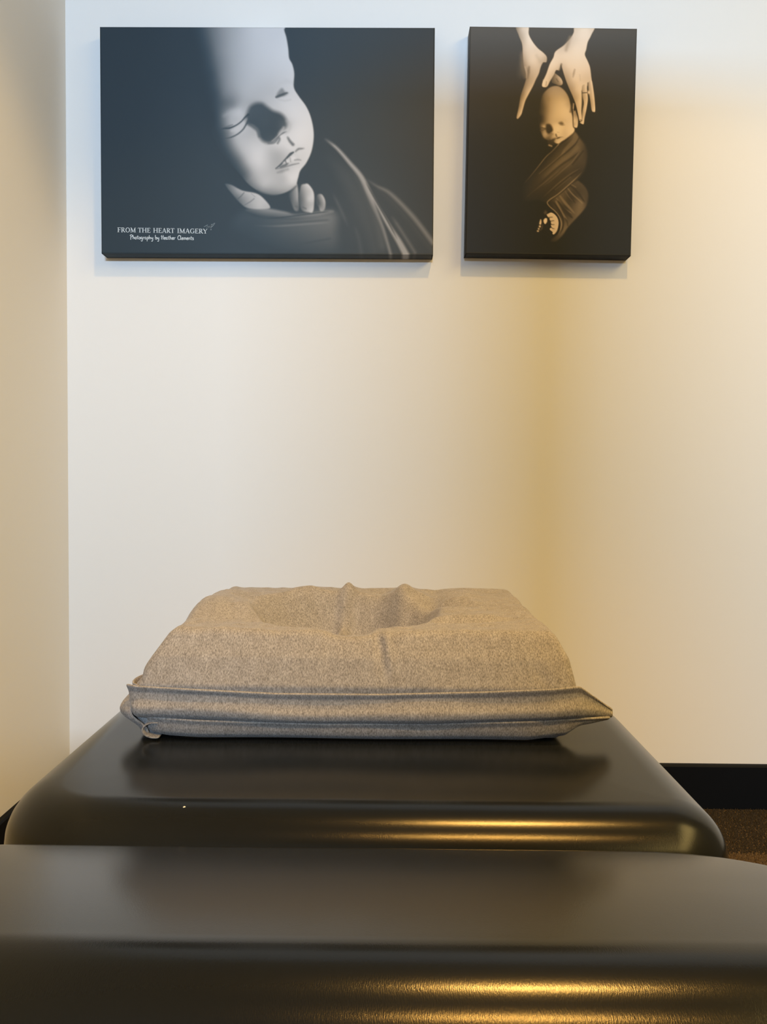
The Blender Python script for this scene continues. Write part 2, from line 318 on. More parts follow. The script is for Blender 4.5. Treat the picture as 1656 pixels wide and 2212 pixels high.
def paint_swaddled_baby(X, Y):
    p = Paint(X, Y, 37.)
    p.V += np.clip((330-Y)/270, 0, 1)**1.5*42 - 3*(X-1190)/180  # paler top: sheen of cool light painted into the print
    A = lambda L: [(1080+x/6.9, 50+y/6.9) for x, y in L]
    B = lambda L: [(1080+x/6.9, 270+y/6.9) for x, y in L]
    C = lambda L: [(1140+x/12.74, 230+y/12.74) for x, y in L]
    D = lambda L: [(1140+x/16.56, 430+y/16.56) for x, y in L]
    AT = lambda L: [(1080+x/6.9, 50+y/6.9, v) for x, y, v in L]
    BT = lambda L: [(1080+x/6.9, 270+y/6.9, v) for x, y, v in L]
    # blurred fingers behind the left hand
    p.stroke(A([(330, 540), (310, 680), (285, 840)]), [4, 5, 3], 88, .55, 9, (.2, .3))
    p.poly(A([(330, 420), (380, 600), (390, 780), (350, 800), (310, 650), (300, 480)]), 112, 6, .7)
    # left hand
    p.poly(A([(235, 20), (412, 20), (425, 150), (480, 260), (560, 360), (640, 425), (690, 480), (698, 530), (685, 570), (640, 575), (605, 640), (575, 740),
              (530, 830), (490, 920), (420, 1050), (370, 1150), (335, 1270), (310, 1350), (262, 1412), (240, 1395), (262, 1290), (285, 1160), (305, 1060),
              (350, 930), (375, 850), (388, 780), (365, 680), (345, 590), (335, 450), (325, 300), (275, 170)]),
           AT([(250, 60, 130), (340, 60, 190), (400, 60, 196), (330, 200, 160), (420, 220, 202), (380, 380, 186), (520, 380, 196), (640, 470, 188), (680, 540, 160),
               (350, 560, 140), (440, 560, 190), (560, 600, 188), (380, 740, 120), (450, 740, 160), (540, 760, 178), (400, 880, 140), (480, 880, 172),
               (330, 1040, 120), (400, 1020, 182), (290, 1220, 130), (340, 1200, 190), (262, 1390, 170), (300, 1330, 190)]), 1.6)
    p.stroke(A([(430, 640), (415, 720), (400, 800)]), [1, 3, 1.5], 92, .7, 4)
    p.stroke(A([(370, 640), (392, 720), (390, 800)]), [1, 1.6, 1], 180, .6, 3)
    p.stroke(A([(540, 470), (600, 560)]), [2, 3], 160, .4, 5)
    # thumb of the left hand seen under the right
    p.poly(A([(800, 730), (840, 750), (900, 800), (932, 860), (925, 905), (880, 918), (830, 900), (770, 870), (770, 790)]),
           AT([(800, 740, 100), (860, 790, 150), (920, 860, 178), (880, 905, 120), (790, 860, 92)]), 1.4)
    p.stroke(A([(840, 820), (865, 860)]), [1.2, 1], 84, .7, 2)
    # right hand
    p.poly(A([(1135, 20), (1410, 20), (1362, 170), (1312, 270), (1288, 380), (1268, 460), (1312, 560), (1345, 650), (1362, 780), (1368, 860),
              (1330, 900), (1300, 930), (1230, 960), (1225, 1060), (1222, 1180), (1215, 1300), (1222, 1400), (1215, 1445), (1185, 1440), (1165, 1350), (1130, 1200),
              (1080, 1070), (1035, 970), (990, 860), (950, 740), (908, 610), (885, 690), (835, 690), (800, 760), (745, 850), (702, 930), (655, 942),
              (624, 922), (640, 850), (690, 740), (740, 600), (795, 500), (828, 410), (950, 320), (1050, 215), (1100, 130)]),
           AT([(1160, 70, 190), (1260, 80, 204), (1370, 80, 190), (1150, 220, 192), (1280, 230, 200), (1000, 340, 180), (1120, 380, 204), (1250, 400, 204),
               (860, 440, 196), (960, 480, 202), (1100, 540, 208), (1260, 560, 204), (820, 620, 204), (730, 720, 200), (930, 640, 180), (1020, 640, 198), (1180, 660, 204),
               (1320, 680, 196), (1000, 800, 160), (1100, 820, 196), (1240, 820, 192), (1330, 840, 188), (1060, 960, 150), (1140, 980, 190), (660, 900, 212),
               (700, 850, 200), (1130, 1120, 160), (1180, 1150, 196), (1170, 1280, 186), (1200, 1400, 196)]), 1.4)
    p.stroke(A([(1050, 200), (1010, 300), (985, 390)]), [2.5, 3.2, 2], 132, .7, 5)
    p.stroke(A([(1115, 680), (1100, 740), (1090, 790)]), [1.2, 2, .8], 138, .8, 2.6)
    p.stroke(A([(1190, 760), (1200, 840)]), [1, 1], 168, .5, 2.6)
    p.stroke(A([(915, 600), (905, 650), (880, 690)]), [1.6, 2, 1], 92, .8, 2.4)
    p.stroke(A([(650, 840), (640, 900)]), [1.6, 1.6], 222, .6, 2)
    p.stroke(A([(690, 860), (682, 920)]), [.7, .7], 120, .7, 1.4)
    # ring and little fingers
    p.poly(A([(1226, 930), (1270, 900), (1300, 930), (1300, 1000), (1312, 1120), (1290, 1270), (1262, 1400), (1248, 1490), (1215, 1488), (1192, 1468), (1222, 1440), (1228, 1320), (1250, 1180), (1228, 1060)]),
           AT([(1230, 980, 150), (1280, 960, 196), (1300, 1120, 196), (1255, 1150, 170), (1270, 1280, 196), (1235, 1320, 150), (1240, 1440, 200), (1210, 1475, 190)]), 1.3)
    p.poly(A([(1316, 890), (1345, 850), (1372, 850), (1392, 960), (1410, 1100), (1422, 1290), (1398, 1312), (1370, 1290), (1350, 1160), (1326, 1010)]),
           AT([(1325, 900, 150), (1365, 880, 200), (1390, 1020, 200), (1345, 1050, 160), (1410, 1200, 200), (1370, 1230, 160), (1402, 1300, 206)]), 1.3)
    p.stroke(A([(1314, 880), (1308, 960), (1320, 1000)]), [1, 1.4, 1.2], 70, .8, 1.8)
    p.stroke(A([(1222, 1000), (1226, 1120), (1222, 1300)]), [.8, 1.2, 1], 84, .8, 1.6)
    p.stroke(A([(1226, 1030), (1262, 1026), (1300, 1024)]), [.9, .9, .9], 70, .95, 1.2)
    p.blob(1080+1325/6.9, 50+1020/6.9, 2.8, 4, 214, .95)
    p.stroke(A([(1196, 1432), (1222, 1440)]), [.8, .8], 70, .8, 1.3)
    # index finger behind
    p.poly(A([(1092, 1180), (1098, 1300), (1120, 1290), (1145, 1350), (1164, 1430), (1152, 1538), (1112, 1546), (1086, 1520), (1092, 1420), (1088, 1300)]),
           AT([(1095, 1220, 170), (1100, 1320, 150), (1130, 1340, 130), (1150, 1430, 170), (1115, 1440, 196), (1130, 1530, 204), (1095, 1500, 160)]), 1.2)
    # head
    p.poly(A([(560, 1330), (590, 1180), (640, 1045), (720, 960), (800, 926), (880, 932), (960, 992), (1020, 1085), (1048, 1190), (1062, 1300), (1085, 1400),
              (1092, 1490), (1112, 1580), (1082, 1640), (1000, 1702), (920, 1752), (870, 1792), (800, 1775), (720, 1745), (655, 1705), (600, 1610), (575, 1500)]),
           AT([(580, 1340, 52), (600, 1200, 60), (640, 1080, 86), (680, 1020, 118), (740, 970, 136), (800, 950, 144), (880, 955, 146), (960, 1020, 152), (1010, 1090, 150), (1040, 1200, 160),
               (660, 1150, 104), (720, 1080, 140), (800, 1080, 160), (900, 1100, 176), (980, 1160, 182), (650, 1260, 88), (720, 1240, 138), (800, 1240, 176), (900, 1260, 196), (1000, 1280, 200),
               (620, 1380, 60), (680, 1380, 116), (740, 1370, 158), (820, 1370, 186), (920, 1380, 196), (1020, 1390, 200), (1080, 1430, 196),
               (590, 1480, 54), (640, 1470, 84), (700, 1460, 138), (780, 1450, 176), (850, 1450, 186), (980, 1460, 192), (1050, 1500, 204), (1090, 1560, 208),
               (600, 1560, 66), (640, 1530, 150), (680, 1545, 120), (830, 1530, 208), (900, 1540, 208), (980, 1560, 196), (1040, 1600, 206), (860, 1590, 214),
               (620, 1640, 92), (655, 1640, 150), (690, 1640, 150), (800, 1620, 196), (940, 1620, 192), (980, 1670, 188), (900, 1660, 196),
               (660, 1690, 104), (700, 1700, 110), (770, 1690, 150), (800, 1740, 130), (850, 1770, 184), (900, 1740, 190), (740, 1740, 76)]), 2.2)
    p.blob(1080+690/6.9, 50+1100/6.9, 9, 6, 124, .4, .8)
    p.stroke(A([(1085, 1180), (1065, 1240), (1050, 1310)]), [1, 2, 2], 84, .7, 2.4)
    p.stroke(A([(1100, 1190), (1092, 1260)]), [.8, .8], 196, .8, 1.4)
    p.stroke(A([(1088, 1310), (1088, 1420), (1094, 1530), (1120, 1552)]), [.8, 1, 1.2, 1], 70, .8, 1.6)
    # eyes
    p.poly(C([(845, 440), (880, 405), (940, 400), (985, 455), (960, 490), (900, 490)]), 92, 3.2, .9)
    p.stroke(C([(900, 480), (960, 495), (1020, 490)]), [.6, .9, .4], 120, .6, 1.6)
    p.stroke(C([(700, 390), (800, 385), (900, 370), (1000, 360)]), [2, 2.4, 2.4, 1], 176, .4, 5)
    p.poly(C([(505, 480), (560, 460), (620, 480), (670, 560), (685, 640), (640, 700), (570, 740), (510, 690), (490, 570)]),
           [(1182, 270, 60), (1192, 282, 54), (1185, 287, 58), (1180, 276, 56), (1190, 272, 62)], 3.2)
    p.stroke(C([(330, 560), (400, 570), (470, 590), (500, 600)]), [.8, 1.2, 1, .8], 66, .8, 1.8)
    p.stroke(C([(330, 640), (400, 630), (470, 610)]), [.6, 1.2, .8], 76, .7, 2)
    p.blob(1140+445/12.74, 230+530/12.74, 3.2, 2.4, 168, .8)
    p.blob(1140+460/12.74, 230+780/12.74, 4.5, 6, 158, .6)
    # nose, mouth
    p.stroke(C([(540, 760), (600, 745), (660, 720)]), [.8, 1, .8], 110, .7, 1.5)
    p.stroke(C([(560, 860), (620, 780), (680, 740)]), [3, 3.4, 2], 84, .5, 4)
    p.stroke(C([(770, 750), (780, 790), (800, 820)]), [1.4, 1.7, 1], 92, .85, 1.8)
    p.stroke(C([(810, 690), (860, 690)]), [.7, .5], 150, .6, 1.6)
    p.stroke(C([(600, 910), (680, 870), (750, 850), (800, 860), (850, 845), (920, 825), (1000, 820)]), [.7, .9, .9, 1.6, 1.8, 1, .6], 74, .9, 1.4, (.1, .3))
    p.stroke(C([(640, 890), (740, 840), (790, 850)]), [1, 1.4, 1], 176, .6, 1.8)
    p.poly(C([(560, 930), (680, 880), (760, 880), (720, 940), (760, 1000), (820, 1020), (640, 1040), (540, 980)]), 58, 2.5, .85)
    p.stroke(C([(880, 880), (960, 860), (1040, 850)]), [1.6, 2.2, 1.4], 176, .6, 2.4)
    p.stroke(C([(820, 960), (900, 930), (1000, 890)]), [1, 1.4, 1], 196, .5, 2.6)
    p.stroke(C([(580, 1050), (650, 1075)]), [1.8, 1.6], 150, .9, 2.2)
    # wrap over body
    p.poly(B([(1110, 110), (1190, 185), (1270, 290), (1305, 400), (1290, 560), (1240, 700), (1130, 830), (980, 940), (820, 1060), (700, 1160), (560, 1120), (340, 1120), (330, 880), (400, 800), (620, 560),
              (780, 370), (870, 290), (990, 210)]),
           BT([(1110, 120, 92), (1190, 220, 84), (1280, 340, 58), (1290, 460, 60), (1230, 560, 66), (1160, 700, 58), (1150, 330, 92), (1040, 300, 70), (960, 240, 64), (880, 320, 60), (760, 440, 52),
               (620, 620, 50), (460, 800, 47), (360, 1000, 44), (1000, 500, 88), (860, 600, 84), (700, 740, 74), (540, 900, 58), (420, 1040, 48), (1100, 500, 72), (960, 720, 62), (820, 820, 60), (700, 960, 54), (600, 1100, 46), (1060, 800, 70), (900, 960, 64), (760, 1080, 56)]), 4)
    p.poly(B([(1110, 90), (1160, 150), (1160, 220), (1060, 320), (960, 420), (900, 480), (930, 380), (1010, 280), (1080, 200)]), 100, 2.5, .8)
    p.stroke(B([(1180, 180), (1120, 280), (1000, 390), (860, 500), (720, 620), (580, 730)]), [1, 1.6, 1.8, 1.4, 1, .8], 56, .85, 2)
    p.stroke(B([(870, 280), (780, 380), (680, 470), (560, 620), (430, 780), (340, 880)]), [1, 1, .8, .8, .8, .6], 138, .85, 1.6, (0, .5))
    p.stroke(B([(850, 330), (740, 440), (600, 620), (480, 760)]), [2, 2.4, 2, 1], 46, .7, 4)
    p.stroke(B([(1180, 300), (1040, 440), (900, 550), (740, 690), (600, 800)]), [3, 4.5, 4, 3.4, 2], 100, .75, 5, (.1, .4))
    p.stroke(B([(1180, 400), (1060, 490), (940, 570), (800, 680), (640, 830), (520, 930), (400, 1060)]), [1, 2, 2, 1.6, 1.4, 1, .6], 54, .8, 2.4)
    p.stroke(B([(960, 390), (840, 500), (720, 600), (580, 720)]), [.8, .8, .8, .6], 112, .5, 1.8)
    p.stroke(B([(900, 650), (760, 770), (640, 870), (500, 980), (360, 1110)]), [.8, .9, .8, .6, .5], 100, .65, 1.8, (.1, .5))
    p.stroke(B([(1200, 370), (1130, 470), (1060, 560), (920, 680), (760, 820), (600, 930)]), [1, 1.2, 1.2, 1, 1, .6], 110, .6, 2, (.1, .4))
    p.stroke(B([(1240, 380), (1170, 470), (1080, 580)]), [1, 1.6, 1], 48, .7, 2.4)
    p.stroke(B([(1200, 640), (1060, 720), (900, 840), (740, 980), (600, 1110)]), [.8, 1, 1, .8, .6], 108, .65, 1.8, (.1, .4))
    p.stroke(B([(1180, 660), (1040, 760), (900, 880), (760, 1000)]), [1, 1.6, 1.6, 1], 50, .8, 2.2)
    p.stroke(B([(1050, 770), (940, 860), (820, 960)]), [.8, 1, .6], 96, .6, 1.8)
    # legs, lower wrap
    p.poly(B([(1140, 830), (1200, 850), (1280, 930), (1320, 1040), (1300, 1180), (1230, 1290), (1130, 1400), (1010, 1530), (930, 1650), (830, 1740), (750, 1730), (880, 1600), (900, 1450), (860, 1340), (710, 1180), (720, 1140), (860, 1050), (1000, 940)]),
           BT([(1140, 840, 76), (1200, 880, 74), (1290, 1020, 70), (1300, 1160, 64), (1180, 1040, 66), (1220, 1160, 100), (1140, 1220, 92), (1000, 1000, 72), (1060, 1100, 58), (900, 1060, 84), (860, 1160, 80),
               (960, 1260, 58), (1000, 1360, 66), (1120, 1330, 92), (1050, 1440, 84), (960, 1500, 94), (960, 1600, 96), (880, 1680, 74), (800, 1735, 56), (760, 1160, 54), (880, 1320, 60), (900, 1480, 88)]), 2.6)
    p.stroke(B([(1230, 690), (1130, 790), (1010, 900), (860, 1030), (740, 1110), (700, 1160), (740, 1220), (820, 1290), (880, 1370), (910, 1460), (900, 1560), (860, 1640)]),
             [.8, 1, 1, 1.1, 1.1, 1.1, 1.1, 1.1, 1.1, 1.3, 1.2, .8], 134, .85, 1.5, (.12, .1))
    for L, w, v, a in (([(1000, 930), (1080, 1030), (1180, 1120), (1240, 1180)], [.8, 1.2, 1.2, .8], 122, .8),
                       ([(1040, 900), (1120, 960), (1200, 1060), (1270, 1160)], [1, 2, 2.2, 1.6], 52, .75),
                       ([(1060, 880), (1140, 930)], [.8, .8], 112, .7),
                       ([(960, 970), (1020, 1060), (1090, 1140)], [.8, 1.2, .8], 100, .7),
                       ([(1000, 990), (1060, 1090), (1130, 1170)], [1.4, 2, 1], 54, .6),
                       ([(880, 1040), (960, 1150), (1040, 1240), (1120, 1330)], [1.2, 3, 2.4, 1], 112, .8),
                       ([(830, 1080), (900, 1170), (980, 1260), (1090, 1330)], [.8, .9, .9, .7], 112, .8),
                       ([(850, 1120), (930, 1220), (1020, 1330), (1090, 1400)], [1, 3, 3, 1.4], 52, .8),
                       ([(820, 1120), (880, 1230), (940, 1340), (1000, 1420)], [1, 2.2, 2.4, 1], 116, .8),
                       ([(780, 1140), (850, 1230), (910, 1330), (940, 1440), (930, 1540), (880, 1640)], [1, 1.6, 1.6, 1.6, 1.6, 1], 48, .85),
                       ([(960, 1380), (1000, 1450), (1010, 1520)], [.8, 1.4, .8], 56, .7)):
        p.stroke(B(L), w, v, a, 2, (.08, .15))
    # feet
    p.poly(D([(560, 500), (600, 420), (650, 420), (680, 490), (620, 560)]), 84, 3, .8)
    p.poly(D([(665, 560), (700, 540), (745, 515), (810, 487), (870, 500), (960, 560), (1040, 660), (1085, 790), (1085, 940), (1050, 1100), (1000, 1200), (915, 1278), (870, 1250), (880, 1200), (790, 1120), (775, 1080), (800, 1050),
              (840, 1020), (815, 960), (830, 930), (815, 850), (810, 800), (770, 740), (770, 690), (735, 670), (690, 620)]),
           [(1184, 465, 186), (1192, 462, 190), (1200, 468, 190), (1190, 474, 186), (1202, 480, 190), (1192, 488, 184), (1204, 495, 192), (1190, 500, 176), (1200, 503, 184), (1195, 506, 200), (1188, 496, 204)], .9)
    for L in ([(740, 665), (820, 655), (900, 652)], [(810, 800), (880, 785), (950, 778)], [(830, 915), (890, 925), (960, 918)], [(830, 1030), (890, 1065), (960, 1080)]):
        p.stroke(D(L), [1.1, .9, .5], 76, .85, 1.1, (0, .25))
    p.poly(D([(560, 740), (620, 690), (675, 710), (675, 820), (615, 900), (570, 870), (548, 800)]), 206, 1.4)
    p.stroke(D([(450, 750), (440, 830), (430, 890)]), [1, 2.2, 2.2], 200, .95, 1.4)
    p.blob(1140+415/16.56, 430+990/16.56, 2.3, 2.5, 212, 1)
    p.blob(1140+375/16.56, 430+1080/16.56, 1.9, 2.2, 200, .95)
    p.blob(1140+345/16.56, 430+1160/16.56, 2.2, 1.8, 206, 1)
    p.stroke(D([(510, 930), (490, 1060), (430, 1130)]), [1, 1.4, 1], 88, .7, 2)
    return p.V

def ramp(V, rows):
    R_ = np.array(rows, float)
    return np.stack([np.interp(V, R_[:, 0], R_[:, k]) for k in (1, 2, 3)], -1)
# ---------------------------------------------------------------- the room
XL, XR, YB, YR, ZC = -.732, 2.6, 1.894, -4.5, 2.74
def struct(o): o['kind'] = 'structure'; return o
struct(box_obj('wall_back', (XL-.1, YB, 0), (XR+.1, YB+.1, ZC), M_WALL))
struct(box_obj('wall_left', (XL-.1, YR, 0), (XL, YB, ZC), M_WALL))
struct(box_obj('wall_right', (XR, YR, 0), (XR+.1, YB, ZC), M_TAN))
struct(box_obj('ceiling', (XL-.1, YR-.1, ZC), (XR+.1, YB+.1, ZC+.1), M_CEIL))
struct(box_obj('floor', (XL-.1, YR-.1, -.1), (XR+.1, YB+.1, 0), M_CARPET))
# wall behind the camera with its high strip window
WX0, WX1, WZ0, WZ1 = -.32, .72, 2.18, 2.42
V = []; F = []
for lo, hi in (((XL-.1, 0), (XR+.1, WZ0)), ((XL-.1, WZ1), (XR+.1, ZC)), ((XL-.1, WZ0), (WX0, WZ1)), ((WX1, WZ0), (XR+.1, WZ1))):
    b = len(V)
    for y in (YR-.1, YR):
        V += [(lo[0], y, lo[1]), (hi[0], y, lo[1]), (hi[0], y, hi[1]), (lo[0], y, hi[1])]
    F += [[b+i for i in q] for q in ((0, 1, 2, 3), (7, 6, 5, 4), (0, 4, 5, 1), (1, 5, 6, 2), (2, 6, 7, 3), (3, 7, 4, 0))]
struct(mesh_obj('wall_rear', V, F, M_TAN, smooth=False))
# baseboards with an eased top edge
def baseboard(name, a, b, inward):
    a = Vector(a); b = Vector(b); n = Vector(inward)
    prof = [(0, 0), (.012, 0), (.012, .0985), (.0095, .1025), (0, .103)]
    V = [tuple(p + n*o + Vector((0, 0, h))) for p in (a, b) for o, h in prof]
    k = len(prof)
    F = [[i, (i+1) % k, k+(i+1) % k, k+i] for i in range(k)] + [list(range(k))[::-1], [k+i for i in range(k)]]
    o = struct(mesh_obj(name, V, F, M_BASE, smooth=False))
    bm = bmesh.new(); bm.from_mesh(o.data); bmesh.ops.recalc_face_normals(bm, faces=bm.faces); bm.to_mesh(o.data); bm.free()
baseboard('baseboard_back', (XL, YB, 0), (XR, YB, 0), (0, -1, 0))
baseboard('baseboard_left', (XL, YR, 0), (XL, YB-.0125, 0), (1, 0, 0))
baseboard('baseboard_right', (XR, YR, 0), (XR, YB-.0125, 0), (-1, 0, 0))

# carpet: tufts where the floor shows, the shadow along the wall painted as darker pile
def carpet_patch(name, x0, x1, y0, y1, step, mat, ragged=0.):
    nx = int((x1-x0)/step); ny = int((y1-y0)/step)
    gx, gy = np.meshgrid(x0 + (np.arange(nx)+.5)*step, y0 + (np.arange(ny)+.5)*step)
    n = gx.size
    cx = gx.ravel() + RNG.uniform(-.4, .4, n)*step; cy = gy.ravel() + RNG.uniform(-.4, .4, n)*step
    if ragged: cy = np.where(cy < y0+step*3, cy + RNG.uniform(-ragged, ragged, n), cy)
    h = RNG.uniform(.003, .0065, n); a = RNG.uniform(0, 6.28, n); r = step*.62
    V = []; F = []
    for i in range(n):
        b = len(V)
        for k in range(3):
            V.append((cx[i]+r*math.cos(a[i]+k*2.094), cy[i]+r*math.sin(a[i]+k*2.094), .0002))
        V.append((cx[i]+math.cos(a[i]*3)*r*.6, cy[i]+math.sin(a[i]*3)*r*.6, h[i]))
        F += [[b, b+1, b+3], [b+1, b+2, b+3], [b+2, b, b+3]]
    return tag(mesh_obj(name, V, F, mat, smooth=False), kind='stuff')
YS = 1.652
tag(carpet_patch('carpet_pile', .45, .98, 1.40, YS, .0042, M_CARPET, .004),
    'tan carpet pile on the floor to the right of the black table', 'carpet')
tag(carpet_patch('carpet_pile', .45, .98, YS, YB-.012, .0042, M_CARPET_SHADE, .006),
    'carpet pile with painted shadow along the black baseboard', 'carpet')

# ---------------------------------------------------------------- canvas prints
def lin(c):
    c = np.asarray(c)/255.
    return np.where(c <= .04045, c/12.92, ((c+.055)/1.055)**2.4)
def canvas(name, x0, x1, z0, z1, rot, quad, paint, rows, step, tint, label):
    W = x1-x0; H = z1-z0; D = .04
    root = empty(name, ((x0+x1)/2, YB, CZ+(z0+z1)/2)); root.rotation_euler = (0, rot, 0)
    tag(root, label, 'canvas print', 'canvas prints on the white wall')
    nu = int(W/step); nv = int(H/step)
    u = np.linspace(0, 1, nu+1); v = np.linspace(0, 1, nv+1)
    e = .0016                                           # wrapped edge is slightly rounded
    uu = np.concatenate([[0, 0, 0], u, [1, 1, 1]]); vv = np.concatenate([[0, 0, 0], v, [1, 1, 1]])
    U, Vv = np.meshgrid(uu, vv)
    I = np.arange(len(uu)); J = np.arange(len(vv))
    ex = np.where((I == 0) | (I == len(uu)-1), 2, np.where((I == 1) | (I == len(uu)-2), 1, 0))
    ey = np.where((J == 0) | (J == len(vv)-1), 2, np.where((J == 1) | (J == len(vv)-2), 1, 0))
    E_ = np.maximum(ex[None, :], ey[:, None])
    px = -W/2 + e + U*(W-2*e); pz = H/2 - e - Vv*(H-2*e); py = np.full_like(px, -D)
    sx = np.where(I < 3, -1, np.where(I > len(uu)-4, 1, 0)) * (ex > 0); sz = np.where(J < 3, 1, np.where(J > len(vv)-4, -1, 0)) * (ey > 0)
    px = px + e*sx[None, :]; pz = pz + e*sz[:, None]
    py = np.where(E_ == 1, -D+e, np.where(E_ == 2, -.0005, py))
    (ax, ay), (bx, by), (cx, cy), (dx, dy) = quad       # picture frame used by the painter: corners TL TR BR BL
    X = (1-Vv)*((1-U)*ax + U*bx) + Vv*((1-U)*dx + U*cx); Y = (1-Vv)*((1-U)*ay + U*by) + Vv*((1-U)*dy + U*cy)
    val = paint(X.ravel(), Y.ravel())
    rgb = lin(np.clip(tint(ramp(val, rows), X.ravel(), Y.ravel(), val), 0, 255))
    n, m_ = px.shape
    verts = np.stack([px.ravel(), py.ravel(), pz.ravel()], -1)
    idx = np.arange(n*m_).reshape(n, m_)
    q = np.stack([idx[:-1, :-1], idx[1:, :-1], idx[1:, 1:], idx[:-1, 1:]], -1).reshape(-1, 4)
    me = bpy.data.meshes.new('printed_canvas'); me.vertices.add(len(verts)); me.vertices.foreach_set('co', verts.ravel())
    me.loops.add(q.size); me.loops.foreach_set('vertex_index', q.ravel().astype(np.int32))
    me.polygons.add(len(q)); me.polygons.foreach_set('loop_start', np.arange(0, q.size, 4, dtype=np.int32))
    me.update(calc_edges=True); me.validate()
    ca = me.color_attributes.new('print', 'FLOAT_COLOR', 'POINT')
    ca.data.foreach_set('color', np.concatenate([rgb, np.ones((len(rgb), 1))], 1).astype(np.float32).ravel())
    me.materials.append(M_PRINT)
    o = bpy.data.objects.new('printed_canvas', me); COL.objects.link(o); o.parent = root
    # wooden stretcher bars behind the cloth
    t = .035; g = .003
    for lo, hi in (((-W/2+g, -H/2+g), (W/2-g, -H/2+t)), ((-W/2+g, H/2-t), (W/2-g, H/2-g)),
                   ((-W/2+g, -H/2+t), (-W/2+t, H/2-t)), ((W/2-t, -H/2+t), (W/2-g, H/2-t))):
        box_obj('stretcher_bar', (lo[0], -D+.006, lo[1]), (hi[0], -.001, hi[1]), M_WOOD, root)
    return root

def tint_veil(c, X, Y, v):  # darks warm to the right: veil of room light painted in
    k = np.clip((X-560)/380, 0, 1)*np.clip(1-(v-60)/140, 0, 1)
    c = c.copy(); c[:, 0] += 7*k; c[:, 1] -= 5*k; c[:, 2] -= 16*k
    return c
def tint_sheen(c, X, Y, v):                               # cool sheen at the top and greyer darks, painted into the print
    k = np.clip((260-Y)/160, 0, 1)*np.clip(1-(v-70)/40, 0, 1) + .45*np.clip(1-(v-44)/10, 0, 1)
    c = c.copy(); c[:, 0] -= 5*k; c[:, 1] += 2*k; c[:, 2] += 8*k
    return c
LQ = [(215, 57), (939, 60), (935, 551), (219, 547)]
RQ = [(1015, 56), (1376, 62), (1362, 552), (1004, 548)]
ROWS_L = [(40, 34, 46, 54), (66, 54, 68, 78), (100, 92, 100, 106), (150, 146, 149, 153), (205, 203, 204, 208), (230, 226, 226, 230)]  # blue in the dark rows carries the cool veil of daylight
ROWS_R = [(30, 29, 29, 28), (40, 38, 37, 35), (60, 62, 56, 50), (100, 116, 102, 85), (150, 180, 160, 138), (200, 232, 212, 190), (225, 244, 228, 208)]
big = canvas('canvas_print', -.6405, .0942, .4969, .9888, -.003, LQ, paint_sleeping_face, ROWS_L, .00142, tint_veil,
             'wide black and white canvas of a sleeping newborn face, left on the wall')
small = canvas('canvas_print', .168, .5335, .5004, .992, .0075, RQ, paint_swaddled_baby, ROWS_R, .00128, tint_sheen,
               'tall sepia canvas of two hands over a swaddled newborn, right on the wall')

# lettering on the wide canvas, thin ink shapes in picture coordinates
class Ink:
    def __init__(s): s.V = []; s.F = []
    def line(s, P, w0, w1=None, smooth=0):
        P = catmull(P, smooth) if smooth else np.asarray(P, float)
        w1 = w0 if w1 is None else w1; n = len(P); b = len(s.V)
        for i in range(n):
            d = P[min(i+1, n-1)] - P[max(i-1, 0)]; d = d/(np.hypot(*d)+1e-9); q = np.array((-d[1], d[0]))
            w = (w0 + (w1-w0)*i/(n-1))/2
            s.V += [P[i]+q*w, P[i]-q*w]
        for i in range(n-1): s.F.append([b+2*i, b+2*i+1, b+2*i+3, b+2*i+2])
    def ring(s, cx, cy, rx, ry, a0, a1, thin, thick, n=16):
        b = len(s.V)
        for i in range(n+1):
            a = math.radians(a0 + (a1-a0)*i/n); t = thin + (thick-thin)*math.cos(a)**2
            for k in (1, -1): s.V.append(np.array((cx + (rx+k*t/2)*math.cos(a), cy + (ry+k*t/2)*math.sin(a))))
        for i in range(n): s.F.append([b+2*i, b+2*i+1, b+2*i+3, b+2*i+2])
    def build(s, name, mat, root, lift=.0004):
        V = []
        for x, y in s.V:
            u = (x-218.6)/716.8; v = (y-57.5)/490.5
            V.append((-.36735 + u*.7347, -.04-lift, .24595 - v*.4919))
        return mesh_obj(name, V, s.F, mat, root, smooth=False)
TK, TN, SF = .15, .07, .055
